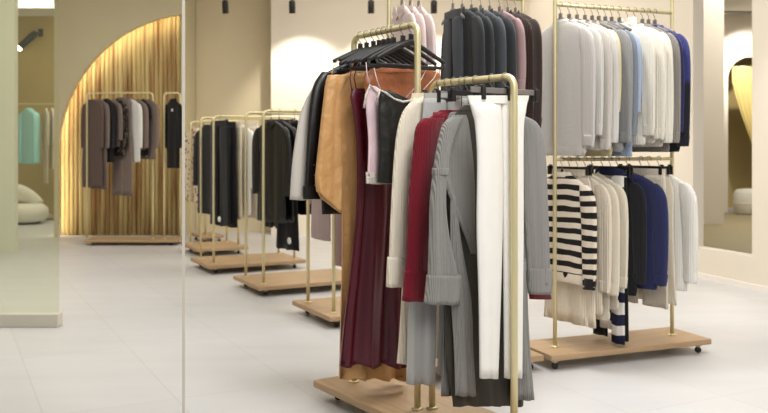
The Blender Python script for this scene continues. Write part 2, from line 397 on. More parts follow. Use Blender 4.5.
def wallseg(name, A, B, z0, z1, th, m, side=1, parent=None):
    A, B = Vector(A), Vector(B); d = B-A; L = d.length; d.normalize(); nrm = Vector((-d.y, d.x))*side
    c = (A+B)/2+nrm*th/2
    return boxobj(name, (c.x, c.y, (z0+z1)/2), (L, th, z1-z0), m, math.atan2(d.y, d.x), parent)

# far wall: a set-back bay on the left, a nearer stretch on the right
YB, YB2, YA = 12.4, 11.9, 11.65
XA = pt(183.5, YA)
xs = pt(271, YB2)
w = struct(wallseg('wall_back', (XA+.005, YB), (xs-.002, YB), 0, CZ, .15, WALL))
mb = MB(); mb.box((pt(222, YB), YB-.002, CZ/2), (.012, .004, CZ)); mb.build('panel_seam', SEAM, w, False)  # narrow darker strip along the wall panel joint
w2 = struct(wallseg('wall_back_right', (xs, YB2), (1.78, YB2), 0, CZ, .65, WALLR))

# right wall; its tall opening takes the place of a mirror
def rw(Y): return (5.593-.33*Y, Y)
def rwp(px): k = (px-CX)/F; Y = 5.593/(k+.33); return rw(Y)
O0, O1 = rwp(693), rwp(752)
struct(wallseg('wall_right', rw(YB2-.002), O0, 0, CZ, .12, WALLR, 1))
struct(wallseg('wall_right', O0, O1, 0, .285, .12, WALLR, 1))
struct(wallseg('wall_right', O0, O1, 3.3, CZ, .12, WALLR, 1))
struct(wallseg('wall_right', O1, rw(.8), 0, CZ, .12, WALLR, 1))
BASEB = mat('white_skirting', (236, 229, 220), rough=.6)
struct(wallseg('baseboard_right', rw(YB2-.002), rw(.8), 0, .05, .012, BASEB, -1))

# the mirror's reflected view, built as real space beyond the opening
struct(wallseg('wall_alcove', (4.2, 13.5), (pt(724, 13.5), 13.5), 0, CZ, .15, WALLR))
struct(boxobj('floor_alcove', (6.2, 12.2, .004), (5.0, 7.6, .008), OLIVE))  # separate olive sheet laid over the tiles
YF = 16.2
def archwall(name, x0, x1, cx, r, zs, y, th, m, zt=CZ, n=48, full=True):
    """wall in the x-z plane at depth y with an arched opening; the arch may run off either end."""
    mb = MB(); prof = []
    xl, xr = max(x0, cx-r), min(x1, cx+r)
    if xl > x0+1e-5: prof.append((x0, 0.0))
    prof.append((xl, 0.0))
    for i in range(n+1):
        x = xl+(xr-xl)*(1-math.cos(PI*i/n))/2 if xr >= cx+r-1e-6 else xl+(xr-xl)*(1-math.cos(PI/2*i/n))
        x = min(max(x, cx-r), cx+r)
        prof.append((x, zs+math.sqrt(max(0, r*r-(x-cx)**2))))
    if xr < x1-1e-5: prof += [(xr, 0.0), (x1, 0.0)]
    vs, fs = [], []
    pr = []
    for (x, zb) in prof: pr.append((x, zb))
    for (x, zb) in pr:
        vs += [(x, y, zb), (x, y, zt), (x, y+th, zb), (x, y+th, zt)]
    for i in range(len(pr)-1):
        a, b = 4*i, 4*(i+1)
        if abs(pr[i][0]-pr[i+1][0]) > 1e-6:
            fs += [(a, b, b+1, a+1), (a+2, a+3, b+3, b+2), (a+1, b+1, b+3, a+3)]
        fs.append((a, a+2, b+2, b))
    e = 4*(len(pr)-1); fs += [(0, 1, 3, 2), (e, e+2, e+3, e+1)]
    mb.add(vs, fs); return mb.build(name, m, None, False)
ac = pt(750, YF); ar = 22/F*YF
struct(archwall('wall_arched_doorway', 5.9, 9.2, ac, ar, zz(79, YF), YF, .12, WALLR))
struct(boxobj('wall_fitting_room', (7.6, YF+1.2, CZ/2), (3.4, .1, CZ), TANW))
CURT = fab('straw_gold_curtain', (206, 186, 118), sheen=.2)
cu = tag(empty('curtain', (ac, YF-.1, 0)), 'gold curtain tied back across the arched doorway seen at far right', 'curtain')
mb = MB(); rows = []
for i in range(13):
    g = i/12; z = zz(68+ (150-68)*g, YF); lx = pt(730+24*max(0, g-.15)**1.2*1.15, YF)-ac; rx = pt(767, YF)-ac
    rows.append([(lx+(rx-lx)*j/48, .025*math.sin(j*1.05+g*1.5)*(1-.2*g), z) for j in range(49)])
vs = [v for r_ in rows for v in r_]; vs2 = [(v[0], v[1]+.012, v[2]) for v in vs]
n_ = 49; fs = [(i*n_+j, i*n_+j+1, (i+1)*n_+j+1, (i+1)*n_+j) for i in range(12) for j in range(48)]
mb.add(vs, fs); mb.add(vs2, [tuple(reversed(f)) for f in fs]); mb.build('drape', CURT, cu)
mb = MB(); mb.tube([(pt(729, YF)-ac, .0, zz(68, YF)+.012), (pt(768, YF)-ac, 0, zz(68, YF)+.012)], .012, 8); mb.build('curtain_pole', GOLD, cu)
UPH = fab('white_boucle', (232, 228, 216))
po = tag(empty('pouf', (pt(748, 15.6), 15.6, .008)), 'white upholstered pouf beside the arched doorway seen at far right', 'pouf')
mb = MB(); mb.lathe([(.2, .0), (.24, .03), (.25, .2), (.245, .38), (.2, .45), (.05, .47)], n=28); mb.build('cushion_body', UPH, po)
mb = MB(); mb.lathe([(.252, .185), (.256, .2), (.252, .215)], n=28); mb.build('piping', WALLR, po)
# wall-mounted spotlight rail in the alcove
tr = tag(empty('lighting_track', (pt(740, 15.2), 15.2, 0)), 'thin dark lighting track above the arched doorway at far right', 'lighting track')
zt_ = zz(12, 15.2)
mb = MB(); mb.box((0, 0, zt_), (1.2, .03, .03)); mb.build('rail', DARKP, tr, False)
for s in (-.45, .45): 
    mb = MB(); mb.tube([(s, 0, zt_), (s, 0, CZ)], .006, 6); mb.build('suspension_rod', DARKP, tr)

# arched bamboo bay at the left, a mirror's reflection built as real space
AL = pt(54, YA); acx, arr, azs = pt(197.5, YA), 140/F*YA, zz(153, YA)
struct(archwall('wall_arch', AL, XA, acx, arr, azs, YA, .1, ARCHW))
struct(boxobj('wall_arch_end', (XA-.03, YA+.47, CZ/2), (.06, .74, CZ), ARCHW))
struct(boxobj('wall_arch_back', ((AL+XA)/2-.04, YA+.42, CZ/2), (XA-AL-.05, .06, CZ), ARCHW))
sp = tag(empty('slatted_panel', (AL, YA+.25, 0)), 'golden bamboo slatted panel filling the lit arch', 'wall panel')
mb = MB(); x = AL+.035; i = 0; rnd = random.Random(4)
pitch = .062
while x < XA-.1:
    d = rnd.uniform(-.006, .006); r_ = pitch*.5
    mb.tube([(x-AL, d, .0), (x-AL, d, 1.0), (x-AL, d, 2.0), (x-AL, d, 3.45)], r_, 10); x += pitch; i += 1
so = mb.build('bamboo_slats', SLAT, sp); so['kind'] = 'stuff'
# LED strip hidden behind the arch rim
led = tag(empty('led_strip', (acx, YA+.115, 0)), 'warm glowing light strip along the arch edge', 'light strip')
LEDM = mat('led_glow', (255, 242, 214), rough=.5, emit=22)
path = [(-arr-.02, 0, .0), (-arr-.02, 0, azs)]
a_end = PI-math.acos(max(-1, min(1, (XA-.1-acx)/arr)))
a1 = math.acos((XA-.1-acx)/(arr+.02))
for i in range(1, 25):
    a = PI+(a1-PI)*i/24; path.append(((arr+.02)*math.cos(a), 0, azs+(arr+.02)*math.sin(a)))
mb = MB(); mb.tube(path, .008, 6); mb.build('diffuser', LEDM, led)

# far left room, also a reflected view built as real space
YL = 15.5
struct(boxobj('wall_far_left', (-6.2, YL+.08, CZ/2), (5.6, .15, CZ), TANW))
struct(boxobj('wall_left', (-8.9, 8, CZ/2), (.15, 24, CZ), WALL))
cxr = pt(18, 9.9)
struct(boxobj('reflection_slab', (pt(18, 10.0)-.35, 9.95, CZ/2), (.7, .1, CZ), PALEC))  # added slab, coloured as the pale reflection in a glass panel
struct(boxobj('trim_2', ((-7.2+pt(53, 13))/2, 13.4, (zz(8, 13)+CZ)/2), (pt(53, 13)+7.2, .8, CZ-zz(8, 13)), CEIL))
# slim upright panel added as the large mirror's edge, seen edge-on
PY0 = 3.25
k_ = (183.5-CX)/F; ang_ = math.atan2(1, k_)
dirv = Vector((k_, 1)).normalized()
pc = Vector((k_*PY0, PY0))+dirv*.11
PANELM = mat('white_panel_edge', (202, 196, 182), rough=.5)
struct(boxobj('trim_1', (pc.x, pc.y, CZ/2), (.22, .011, CZ), PANELM, math.atan2(dirv.y, dirv.x)))

# low white plinth with a full-height clear sheet standing in for a mirror
gp = empty('mirror_stand_in', (pt(30, 5.82), 5.82, 0)); gp['kind'] = 'structure'
x1 = pt(60.5, 5.82); x0 = -3.6
GL = bpy.data.materials.new('pale_green_glass'); GL.use_nodes = True
nt = GL.node_tree; b_ = nt.nodes['Principled BSDF']; out = nt.nodes['Material Output']
b_.inputs['Base Color'].default_value = (.62, .66, .52, 1); b_.inputs['Roughness'].default_value = .25
tp = nt.nodes.new('ShaderNodeBsdfTransparent'); tp.inputs[0].default_value = (.95, .965, .90, 1)
mx = nt.nodes.new('ShaderNodeMixShader'); mx.inputs[0].default_value = .05
nt.links.new(tp.outputs[0], mx.inputs[1]); nt.links.new(b_.outputs[0], mx.inputs[2]); nt.links.new(mx.outputs[0], out.inputs[0])
mb = MB(); mb.box(((x0+x1)/2-gp.location.x, 0, .045), (x1-x0, .09, .09), 0, .006); mb.build('base_rail', PANELM, gp, False)
mb = MB(); mb.box(((x0+x1)/2-gp.location.x-.006, 0, .095+(CZ-.1)/2), (x1-x0-.012, .012, CZ-.1)); mb.build('glass_sheet', GL, gp, False)

# ================================================================== RACKS
E1, E2 = (.888, .46), (-.46, .888)
def off(P, a, b): return (P[0]+E1[0]*a+E2[0]*b, P[1]+E1[1]*a+E2[1]*b)
AXR = math.atan2(-E2[1], -E2[0])                # garment width axis points to the near side
RZ = 1.53
def row_rack(label, N, L=1.0, W=.7, short=False):
    i0, i1 = .08, L-.08
    fr, rr = (off(N, i0, .12), off(N, i1, .12)), (off(N, i0, .58), off(N, i1, .58))
    rack(label, N, E1, E2, L, W, [(*fr, RZ), (*rr, RZ)], group='low gold racks in the back row')
    return fr, rr
ND, NE, NF = (-1.676, 8.14), (-1.016, 6.91), (-.361, 5.68)
NG = off((-2.34, 9.37), .28, 0)
FF, FR = row_rack('low gold rack nearest the foreground dresses, at left of the tan dress', NF)
EF, ER = row_rack('low gold rack holding black leather jackets, second from front in the row', NE)
DF, DR = row_rack('low gold rack holding black trousers, third from front in the row', ND)
GF, GR = row_rack('low gold rack with spotted print garment, fourth from front in the row', NG, L=.6)
NG2 = off((-3.0, 10.6), .72, -.05)
rack('short low gold rack farthest back in the row by the wall', NG2, E1, E2, .3, .5, [(off(NG2, .08, .1), off(NG2, .08, .4), RZ)], group='low gold racks in the back row', inset=.05)

# tall double racks
CN, CF_ = (.971, 4.83), (1.74, 5.136); ec = Vector((.929, .37)); en = Vector((-.37, .929))
def tall_rack(label, P0, P1, nd, fd, lo, ro, rails):
    P0, P1 = Vector(P0), Vector(P1); c = P0-ec*lo-en*nd; L = (P1-P0).length+lo+ro
    rack(label, c, ec, en, L, nd+fd, [(P0, P1, 2.3)], cross=[(P0, P1, q) for q in rails], inset=.055, r=.0115)
tall_rack('tall two-tier gold rack holding pale sweaters above striped knits, at right', CN, CF_, .17, .2, .13, .15, (2.035, 1.155))
HN, HF = (.026, 4.454), (.777, 4.753)
tall_rack('tall gold rack holding dark clothes behind the foreground rack', HN, HF, .14, .2, .022, .05, (2.05,))
AXC = math.atan2(-en.y, -en.x)

# foreground stepped rack
AR, AFp = Vector((-.145, 4.11)), Vector((.145, 3.68)); BR, BFp = Vector((.209, 3.694)), Vector((.506, 3.306))
dd = Vector((.56, -.83)).normalized(); pp = Vector((.83, .56)).normalized()
cor = Vector((-.346, 4.14))
ZA = zz(24, 3.68)-.0; ZAr = ZA; ZB = zz(84, 3.694)
rack('stepped gold rack in the foreground on a wide wooden base', cor+dd*1.27, -dd, pp, 1.27, .405,
     [(AR, AFp, ZA), (BR, BFp, ZB)], r=.0145)

# rack under the arch, two frames on one long board
YJ = 10.8
jx0, jx1 = pt(83, YJ-.2), pt(181, YJ)
rack('gold rack standing in front of the arched bamboo panel', (jx0, YJ-.2), (1, 0), (0, 1), jx1-jx0, .4,
     [((pt(87, YJ), YJ), (pt(153, YJ), YJ), zz(93, YJ)), ((pt(164, YJ), YJ), (jx1-.012, YJ), zz(93, YJ))], zt=.07, th=.03)
YLr = 14.5
rack('small gold rack holding a mint sweater at far left', (pt(1, YLr-.2), YLr-.2), (1, 0), (0, 1), 1.0, .4,
     [((pt(4, YLr), YLr), (pt(57, YLr), YLr), zz(104, YLr))])

# ================================================================== GARMENTS ON THE SIDE-ON RACKS
def along(P0, P1, t): return (P0[0]+(P1[0]-P0[0])*t, P0[1]+(P1[1]-P0[1])*t)
SEED = [0]
def hang(rackkey, P0, P1, t, z, ang, name, cat, short, where, group, fn, hg=None, hcol=None, clip=False, yaw=0, half=.15, hgroup=None, thick=.006, gdz=0):
    SEED[0] += 1; P = along(P0, P1, t); rnd = random.Random(SEED[0])
    a = ang+math.radians(yaw+rnd.uniform(-.9, .9))
    g = groot(name, P, a, z-gdz, f'{short} {where}', cat, group)
    fn(g, SEED[0])
    if hg:
        if clip: clip_hanger(P, a, z, f'{hg} clip hanger holding the {short}', hgroup, half=half, color=hcol)
        else: hanger(P, a, z, f'{hg} hanger under the {short}', hgroup, color=hcol, half=half, thick=thick, neck=-.07 if thick > .006 else -.078)
    return g

UW, UG, UH = 'on the upper rail at right', 'sweaters on the upper rail of the right rack', 'grey hangers on the upper rail of the right rack'
upper = [
 (.045, 'sweater', 'sweater', 'pale heather grey sweater, frontmost', HEATH, dict(L=.84, W=.21, sl=.68, neck='crew')),
 (.115, 'sweater', 'sweater', 'pale grey sweater second in line', PALEG, dict(L=.8, W=.2, sl=.62, neck='crew')),
 (.18, 'sweater', 'sweater', 'oatmeal sweater third in line', OAT, dict(L=.81, W=.205, sl=.7, neck='crew')),
 (.245, 'cardigan', 'cardigan', 'soft white-grey cardigan fourth in line', PALEG, dict(L=.78, W=.2, sl=.66, neck='shirt')),
 (.305, 'shirt', 'shirt', 'straw yellow shirt with hem showing low', YEL, dict(L=.845, W=.16, sl=.5, neck='shirt', cuffs=False)),
 (.36, 'sweater', 'sweater', 'mid grey sweater before the ivory knits', MIDG, dict(L=.82, W=.19, sl=.66, neck='crew')),
 (.415, 'cardigan', 'cardigan', 'blue-grey cardigan beside the ivory knits', BLUEG, dict(L=.8, W=.18, sl=.62, neck='shirt')),
 (.47, 'shirt', 'shirt', 'pale blue shirt with hem showing low', SKY, dict(L=.845, W=.16, sl=.5, neck='shirt', cuffs=False)),
 (.535, 'sweater', 'sweater', 'first ivory cable sweater', IVORY, dict(L=.78, W=.205, sl=.62, neck='crew')),
 (.605, 'sweater', 'sweater', 'middle ivory cable sweater with high collar', IVORY, dict(L=.77, W=.215, sl=.64, neck='turtle')),
 (.67, 'sweater', 'sweater', 'ivory cable sweater next to the grey ribbed one', IVORY, dict(L=.79, W=.215, sl=.66, neck='crew')),
 (.735, 'sweater', 'sweater', 'taupe-grey ribbed sweater', GREYKD, dict(L=.82, W=.21, sl=.66, neck='crew')),
 (.79, 'sweater', 'sweater', 'plain navy sweater', NAVY, dict(L=.76, W=.19, sl=.6, neck='crew')),
 (.845, 'sweater', 'sweater', 'fuzzy blue sweater with black lower half', BLUEDIP, dict(L=.82, W=.195, sl=.68, neck='crew')),
]
for (t, nm, cat, short, m, kw) in upper:
    hang('C', CN, CF_, t, 2.035, AXC, nm, cat, short, UW, UG, lambda g, s, m=m, kw=kw: top(g, m, seed=s, ht=.0155, amp=.003, **kw), 'slim grey', GREYP, yaw=9, gdz=.014, hgroup=UH, thick=.011)

LW, LG, LH = 'on the lower rail at right', 'clothes on the lower rail of the right rack', 'black hangers on the lower rail of the right rack'
def stripe_fn(g, s):
    top(g, STRB, seed=s, L=.69, W=.2, sl=.6, trim=CREAM, ht=.02)
    for o in g.children_recursive:
        if o.name.startswith('sleeve'): o.data.materials[0] = fab('black_cream_stripe_sleeve', (228, 216, 198), 'stripe', rgb2=(30, 27, 27), period=.062, phase=.45)
        if o.name.startswith('cuff'): o.data.materials[0] = BLACKK; o['label'] = 'black knitted cuff'
lower = [
 (0.058, 'sweater', 'sweater', 'black and cream striped sweater', stripe_fn, False),
 (0.117, 'skirt', 'skirt', 'long pale cream skirt behind striped sweater', lambda g, s: skirt(g, CREAM, L=.93, W=.15, W2=.21, seed=s, amp=.006), True),
 (0.184, 'cardigan', 'cardigan', 'cream cardigan next to striped sweater', lambda g, s: top(g, CREAM, seed=s, L=.86, W=.2, sl=.62, neck='shirt', ht=.016), False),
 (0.247, 'cardigan', 'cardigan', 'middle cream cardigan', lambda g, s: top(g, CREAMF, seed=s, L=.9, W=.2, sl=.64, neck='shirt', ht=.015), False),
 (0.309, 'cardigan', 'cardigan', 'cream cardigan next to the striped scarf', lambda g, s: top(g, CREAMF, seed=s, L=.84, W=.205, sl=.6, neck='shirt', ht=.016), False),
 (0.391, 'scarf', 'scarf', 'long navy and white striped scarf', None, False),
 (0.458, 'trousers', 'trousers', 'long black trousers behind the striped scarf', lambda g, s: trousers(g, BLACK, L=1.04, W=.13, seed=s), True),
 (0.520, 'cardigan', 'cardigan', 'black cardigan beside the navy one', lambda g, s: top(g, BLACKK, seed=s, L=.78, W=.15, sl=.6, ht=.019), False),
 (0.606, 'cardigan', 'cardigan', 'navy blue cardigan', lambda g, s: top(g, NAVY, seed=s, L=.74, W=.225, sl=.6, ht=.024, neck='shirt'), False),
 (0.722, 'trousers', 'trousers', 'cream wide trousers beside navy cardigan', lambda g, s: trousers(g, CREAM, L=.86, W=.19, seed=s, flare=1.1), True),
 (0.794, 'skirt', 'skirt', 'cream knit skirt behind white sweater', lambda g, s: skirt(g, CREAMF, L=.84, W=.15, W2=.21, seed=s, amp=.006), True),
 (0.880, 'sweater', 'sweater', 'fluffy white sweater', lambda g, s: top(g, WKNIT, seed=s, L=.76, W=.215, sl=.6, ht=.026), False),
]
def scarf_fn(g, s):
    for (x, L, w) in ((.125, 1.045, -.014), (.01, .98, .012)):
        mb = MB(); loft(mb, [(-.075, x-.05, x+.05, .012, w), (-.2, x-.045, x+.05, .012, w), (-.6, x-.04, x+.052, .011, w), (-L, x-.042, x+.055, .011, w)], n=24, amp=.004, k=4, seed=s+int(x*100)); mb.build('panel', STRN, g)
    mb = MB(); loft(mb, [(-.04, .0, .06, .024), (-.06, -.05, .16, .026), (-.1, -.06, .182, .026)], n=24, sub=3, seed=s); mb.build('fold', STRN, g)
for (t, nm, cat, short, fn, clip) in lower:
    hang('C', CN, CF_, t, 1.155, AXC, nm, cat, short, LW, LG, fn or scarf_fn, 'black', DARKP, clip=clip, hgroup=LH, yaw=9, half=.1 if nm == 'scarf' else (.175 if clip else .15))

HW, HG, HH = 'on the tall middle rack', 'clothes on the tall middle rack', 'grey hangers on the tall middle rack'
def pink_fn(g, s, sl=.3): top(g, PINKW, seed=s, L=.5, W=.13, sl=sl, ht=.016, neck='shirt', cuffs=False)
def tagged(g, s):
    top(g, CHAR, seed=s, L=.95, W=.18, sl=.62, ht=.019)
    mb = MB(); mb.box((.06, -.03, -.24), (.035, .002, .13)); o = mb.build('paper_tag', WHITEP, g, False); o['label'] = 'white paper price tag'
hm = [
 (.09, 'shirt', 'shirt', 'first blush white shirt at left', pink_fn),
 (.15, 'shirt', 'shirt', 'second blush white shirt at left', pink_fn),
 (.21, 'shirt', 'shirt', 'third blush white shirt at left', pink_fn),
 (.46, 'trousers', 'trousers', 'slate grey trousers with pale sheen', lambda g, s: trousers(g, SLATE, L=1.05, W=.105, seed=s, zt=-.09)),
 (.53, 'jacket', 'jacket', 'charcoal jacket beside slate trousers', lambda g, s: top(g, CHAR, seed=s, L=.9, W=.19, sl=.62, ht=.019, neck='shirt')),
 (.60, 'jacket', 'jacket', 'charcoal jacket with white price tag', tagged),
 (.67, 'jacket', 'jacket', 'slate jacket among the charcoal ones', lambda g, s: top(g, SLATE, seed=s, L=.92, W=.2, sl=.64, ht=.02, neck='shirt')),
 (.74, 'jacket', 'jacket', 'charcoal jacket next to mauve shirt', lambda g, s: top(g, CHAR, seed=s, L=.95, W=.2, sl=.66, ht=.02, neck='shirt')),
 (.815, 'shirt', 'shirt', 'dusty mauve shirt with long sleeve', lambda g, s: top(g, mat('dusty_mauve', (166, 138, 138), kind='cloth'), seed=s, L=.5, W=.2, sl=.42, ht=.016, neck='shirt')),
 (.88, 'jacket', 'jacket', 'dark brown corduroy jacket, inner one', lambda g, s: top(g, BROWN, seed=s, L=.95, W=.2, sl=.6, ht=.015, neck='shirt')),
 (.94, 'jacket', 'jacket', 'dark brown velvet jacket, rightmost', lambda g, s: top(g, BROWN2, seed=s, L=.98, W=.205, sl=.62, ht=.015, neck='shirt')),
]
for (t, nm, cat, short, fn) in hm:
    hang('H', HN, HF, t, 2.05, AXC, nm, cat, short, HW, HG, fn, 'pale grey', GREYP, hgroup=HH, half=.09 if 'blush' in short else .135, clip=False, thick=.009)

# the low racks
DW, DG = 'on the third low rack from front', 'clothes on the third low rack'
EW, EG, EH = 'on the jacket rack', 'clothes on the jacket rack', 'grey hangers on the jacket rack'
def jack(L=.88, tagz=None, m=LEATH):
    def fn(g, s):
        top(g, m, seed=s, L=L, W=.22, sl=.6, ht=.022, neck='shirt', cuffs=False, amp=.009)
        if tagz: disc_tag(g, .06, -.034, tagz)
    return fn
ordinals = ['first', 'second', 'third', 'fourth', 'fifth']
for i, t in enumerate((.08, .165, .33, .42, .51)):
    hang('E', *EF, t, RZ, AXR+.22, 'jacket', 'jacket', f'{ordinals[i]} front-rail black leather jacket from the left', EW, EG, jack(.92 if i < 2 else .86, -.5 if i == 1 else None), 'thin silver-grey', GREYP, hgroup=EH)
def dr(m, L, tagz=None, W2=.17):
    def fn(g, s):
        slip(g, m, L=L, seed=s, W=.13, W2=W2)
        if tagz: disc_tag(g, .1, -.04, tagz, .028)
    return fn
hang('E', *EF, .245, RZ, AXR+.22, 'dress', 'dress', 'long black slip dress with round white tag', EW, EG, dr(BLACK, 1.16, -1.08))
hang('D', *DF, .32, RZ, AXR+.22, 'shirt', 'shirt', 'bright white cotton shirt', DW, DG, lambda g, s: top(g, WHITE, seed=s, L=.96, W=.215, sl=.6, ht=.018, neck='shirt', cuffs=False))
hang('E', *ER, .31, RZ, AXR+.22, 'trousers', 'trousers', 'black trousers', 'on the rear rail of the jacket rack', EG, lambda g, s: trousers(g, BLACK, L=1.02, seed=s))
hang('E', *ER, .42, RZ, AXR+.22, 'trousers', 'trousers', 'charcoal trousers', 'on the rear rail of the jacket rack', EG, lambda g, s: trousers(g, CHAR, L=1.02, seed=s))

def trs(m, L, tagz=None):
    def fn(g, s):
        trousers(g, m, L=L, seed=s, W=.19, ht=.02)
        if tagz: disc_tag(g, .06, -.04, tagz, .028)
    return fn
hang('D', *DF, .075, RZ, AXR+.22, 'trousers', 'trousers', 'wide black trousers with round white tag', DW, DG, trs(BLACK, 1.06, -1.0), 'black', DARKP, clip=True)
hang('D', *DF, .15, RZ, AXR+.22, 'trousers', 'trousers', 'black trousers behind the tagged pair', DW, DG, trs(BLACK, 1.08))
hang('D', *DF, .22, RZ, AXR+.22, 'trousers', 'trousers', 'beige linen trousers', DW, DG, trs(BEIGE, 1.0))
hang('D', *DF, .42, RZ, AXR+.22, 'trousers', 'trousers', 'cream trousers beside the white shirt', DW, DG, trs(CREAM, 1.0))
hang('D', *DR, .075, RZ, AXR+.22, 'dress', 'dress', 'black dress with sleeves at left end', DW, DG, lambda g, s: top(g, BLACK, seed=s, L=.98, W=.22, sl=.6, cuffs=False))
hang('D', *DR, .2, RZ, AXR, 'shirt', 'shirt', 'pale grey shirt', DW, DG, lambda g, s: top(g, PALEG, seed=s, L=.86, W=.2, sl=.6, cuffs=False))
hang('G', *GR, .13, RZ, AXR+.3, 'shirt', 'shirt', 'beige spotted print shirt', 'on the fourth low rack', 'clothes on the fourth low rack', lambda g, s: top(g, LEOP, seed=s, L=.95, W=.215, sl=.6, cuffs=False))
hang('G', *GF, .13, RZ, AXR, 'jacket', 'jacket', 'tan suede jacket', 'on the fourth low rack', 'clothes on the fourth low rack', lambda g, s: top(g, TANB, seed=s, L=.9, W=.2, sl=.6, cuffs=False))
FW, FG = 'on the low rack behind the tan dress', 'clothes on the low rack behind the tan dress'
LAV = fab('lavender_wool', (168, 148, 146))
hang('F', *FF, .08, RZ, AXR, 'coat', 'coat', 'mauve wool coat', FW, FG, lambda g, s: top(g, MAUVE, seed=s, L=1.12, W=.165, sl=.62, neck='shirt'), 'grey', GREYP)
hang('F', *FR, .12, RZ, AXR, 'jacket', 'jacket', 'lavender-grey jacket', FW, FG, lambda g, s: top(g, LAV, seed=s, L=.98, W=.165, sl=.62, neck='shirt'), 'grey', GREYP)
hang('F', *FF, .3, RZ, AXR, 'coat', 'coat', 'cocoa wool coat', FW, FG, lambda g, s: top(g, TAUPE2, seed=s, L=.95, W=.2, sl=.6, neck='shirt'))

# arch rack
JW, JG = 'on the rack before the bamboo arch', 'clothes on the rack before the bamboo arch'
JZ = zz(93, YJ)
def at_j(px): return (pt(px, YJ), YJ)
AJ = math.atan2(-.68, .73)
def jh(px, nm, cat, short, fn, yaw=0): 
    P = at_j(px); hang('J', P, P, 0, JZ, AJ, nm, cat, short, JW, JG, fn, yaw=yaw)
def jt(px, nm, cat, short, m, L, W=.2, sl=.6, tagz=None, flare=1.0, neck='shirt'):
    def fn(g, s):
        top(g, m, seed=s, L=L, W=W, sl=sl, cuffs=False, hem=False, flare=flare, neck=neck, ht=.016)
        if tagz: disc_tag(g, .03, -.032, tagz, .03)
    jh(px, nm, cat, short, fn)
jt(92, 'coat', 'coat', 'long cocoa coat at left end', TAUPE2, 1.2, W=.22, flare=1.25)
jt(99, 'coat', 'coat', 'long taupe coat beside the cocoa one', TAUPE, 1.22, flare=1.05)
jt(106, 'dress', 'dress', 'black dress with round white tag', BLACK, .88, tagz=-.8, neck='crew')
jt(111.5, 'jacket', 'jacket', 'short taupe jacket beside black dress', TAUPE, .68, sl=.5)
jt(116.5, 'blouse', 'blouse', 'black floral print blouse', DOTP, .8)
jh(122.5, 'trousers', 'trousers', 'long flared taupe trousers', lambda g, s: trousers(g, TAUPE, L=1.3, W=.18, seed=s, flare=1.4))
jt(130, 'shirt', 'shirt', 'bright white shirt', WHITE, .88, W=.22, flare=1.15)
jt(136.8, 'jacket', 'jacket', 'taupe jacket right of white shirt', TAUPE, .72)
jt(142.2, 'camisole', 'camisole', 'black camisole between taupe jackets', BLACK, .8, W=.14, sl=.2)
jt(147.8, 'jacket', 'jacket', 'taupe jacket at right end', TAUPE, .84, tagz=-.78)
P_ = at_j(173); hang('J', P_, P_, 0, JZ, AJ, 'dress', 'dress', 'black dress alone on the narrow frame', 'beside the bamboo arch', JG, lambda g, s: (top(g, BLACK, seed=s, L=.95, W=.15, ht=.017, sl=.6, cuffs=False), disc_tag(g, .03, -.034, -.22)))

# far left rack
LZ = zz(104, YLr); P_ = (pt(29, YLr), YLr)
hang('L', P_, P_, 0, LZ, math.radians(-30), 'sweater', 'sweater', 'mint green sweater', 'hanging at far left beyond the glass', None, lambda g, s: top(g, TEAL, seed=s, L=1.02, W=.17, sl=.9, ht=.06))
for i, px in enumerate((46, 52)):
    P_ = (pt(px, YLr), YLr)
    hang('L', P_, P_, 0, LZ-.0, math.radians(-60), 'coat', 'coat', ('beige linen coat' if i == 0 else 'cream linen coat'), 'beside the mint sweater at far left', 'coats beside the mint sweater', lambda g, s, i=i: top(g, BEIGE if i == 0 else CREAM, seed=s, L=1.35 if i == 0 else 1.1, W=.19, sl=.6, cuffs=False))
# rounded chair far left
ch = tag(empty('armchair', (pt(40, 14.3), 13.7, 0), 0), 'rounded white upholstered chair on the floor at far left', 'chair')
mb = MB(); mb.lathe([(.2, .03), (.31, .05), (.36, .14), (.35, .25), (.28, .31), (.05, .32)], n=30); mb.build('seat', UPH, ch)
mb = MB(); pth = [(.33*math.cos(a), .33*math.sin(a)*.9, .26+.2*math.cos((a-PI*.85))) for a in [PI*.35+PI*1.0*i/14 for i in range(15)]]
mb.tube([(x, y, z+.04) for x, y, z in pth], [.07+.09*math.sin(PI*i/14) for i in range(15)], 14, flat=.62); mb.build('backrest', UPH, ch)
mb = MB(); mb.lathe([(.24, 0), (.24, .03)], n=24); mb.build('plinth', DARKP, ch)

# ================================================================== FOREGROUND CLOTHES (cut to their own outline)
class Plane:                                     # vertical plane of one hanging garment
    def __init__(s, P, a, z): s.P, s.a, s.z = Vector(P), Vector(a).normalized(), z; s.ang = math.atan2(s.a.y, s.a.x)
    def uz(s, px, py, w=0):
        q = s.P+Vector((-s.a.y, s.a.x))*w
        k = (px-CX)/F; den = s.a.x-k*s.a.y; u = (k*q.y-q.x)/den; Y = q.y+u*s.a.y
        return u, CAMH+(HZ-py)/F*Y-s.z
    def row(s, py, xl, xr, ht, w=0):
        a, b = s.uz(xl, py, w), s.uz(xr, py, w); return ((a[1]+b[1])/2, a[0], b[0], ht, w, (b[1]-a[1])/2)
    def rows(s, lst, ht, w=0): return [s.row(r[0], r[1], r[2], r[3] if len(r) > 3 else ht, r[4] if len(r) > 4 else w) for r in lst]
aA, aB = (.829, .559), (.794, .607)
def planeA(t): return Plane(AR+(AFp-AR)*t, aA, ZA)
def planeB(t): return Plane(BR+(BFp-BR)*t, aB, ZB)
AW, AGp, AH = 'on the taller foreground rail', 'clothes on the taller foreground rail', 'black hangers on the taller foreground rail'
BW, BGp, BH = 'on the lower foreground rail', 'clothes on the lower foreground rail', 'hangers on the lower foreground rail'
def G(pl, name, cat, label, grp): return groot(name, pl.P, pl.ang, pl.z, label, cat, grp)
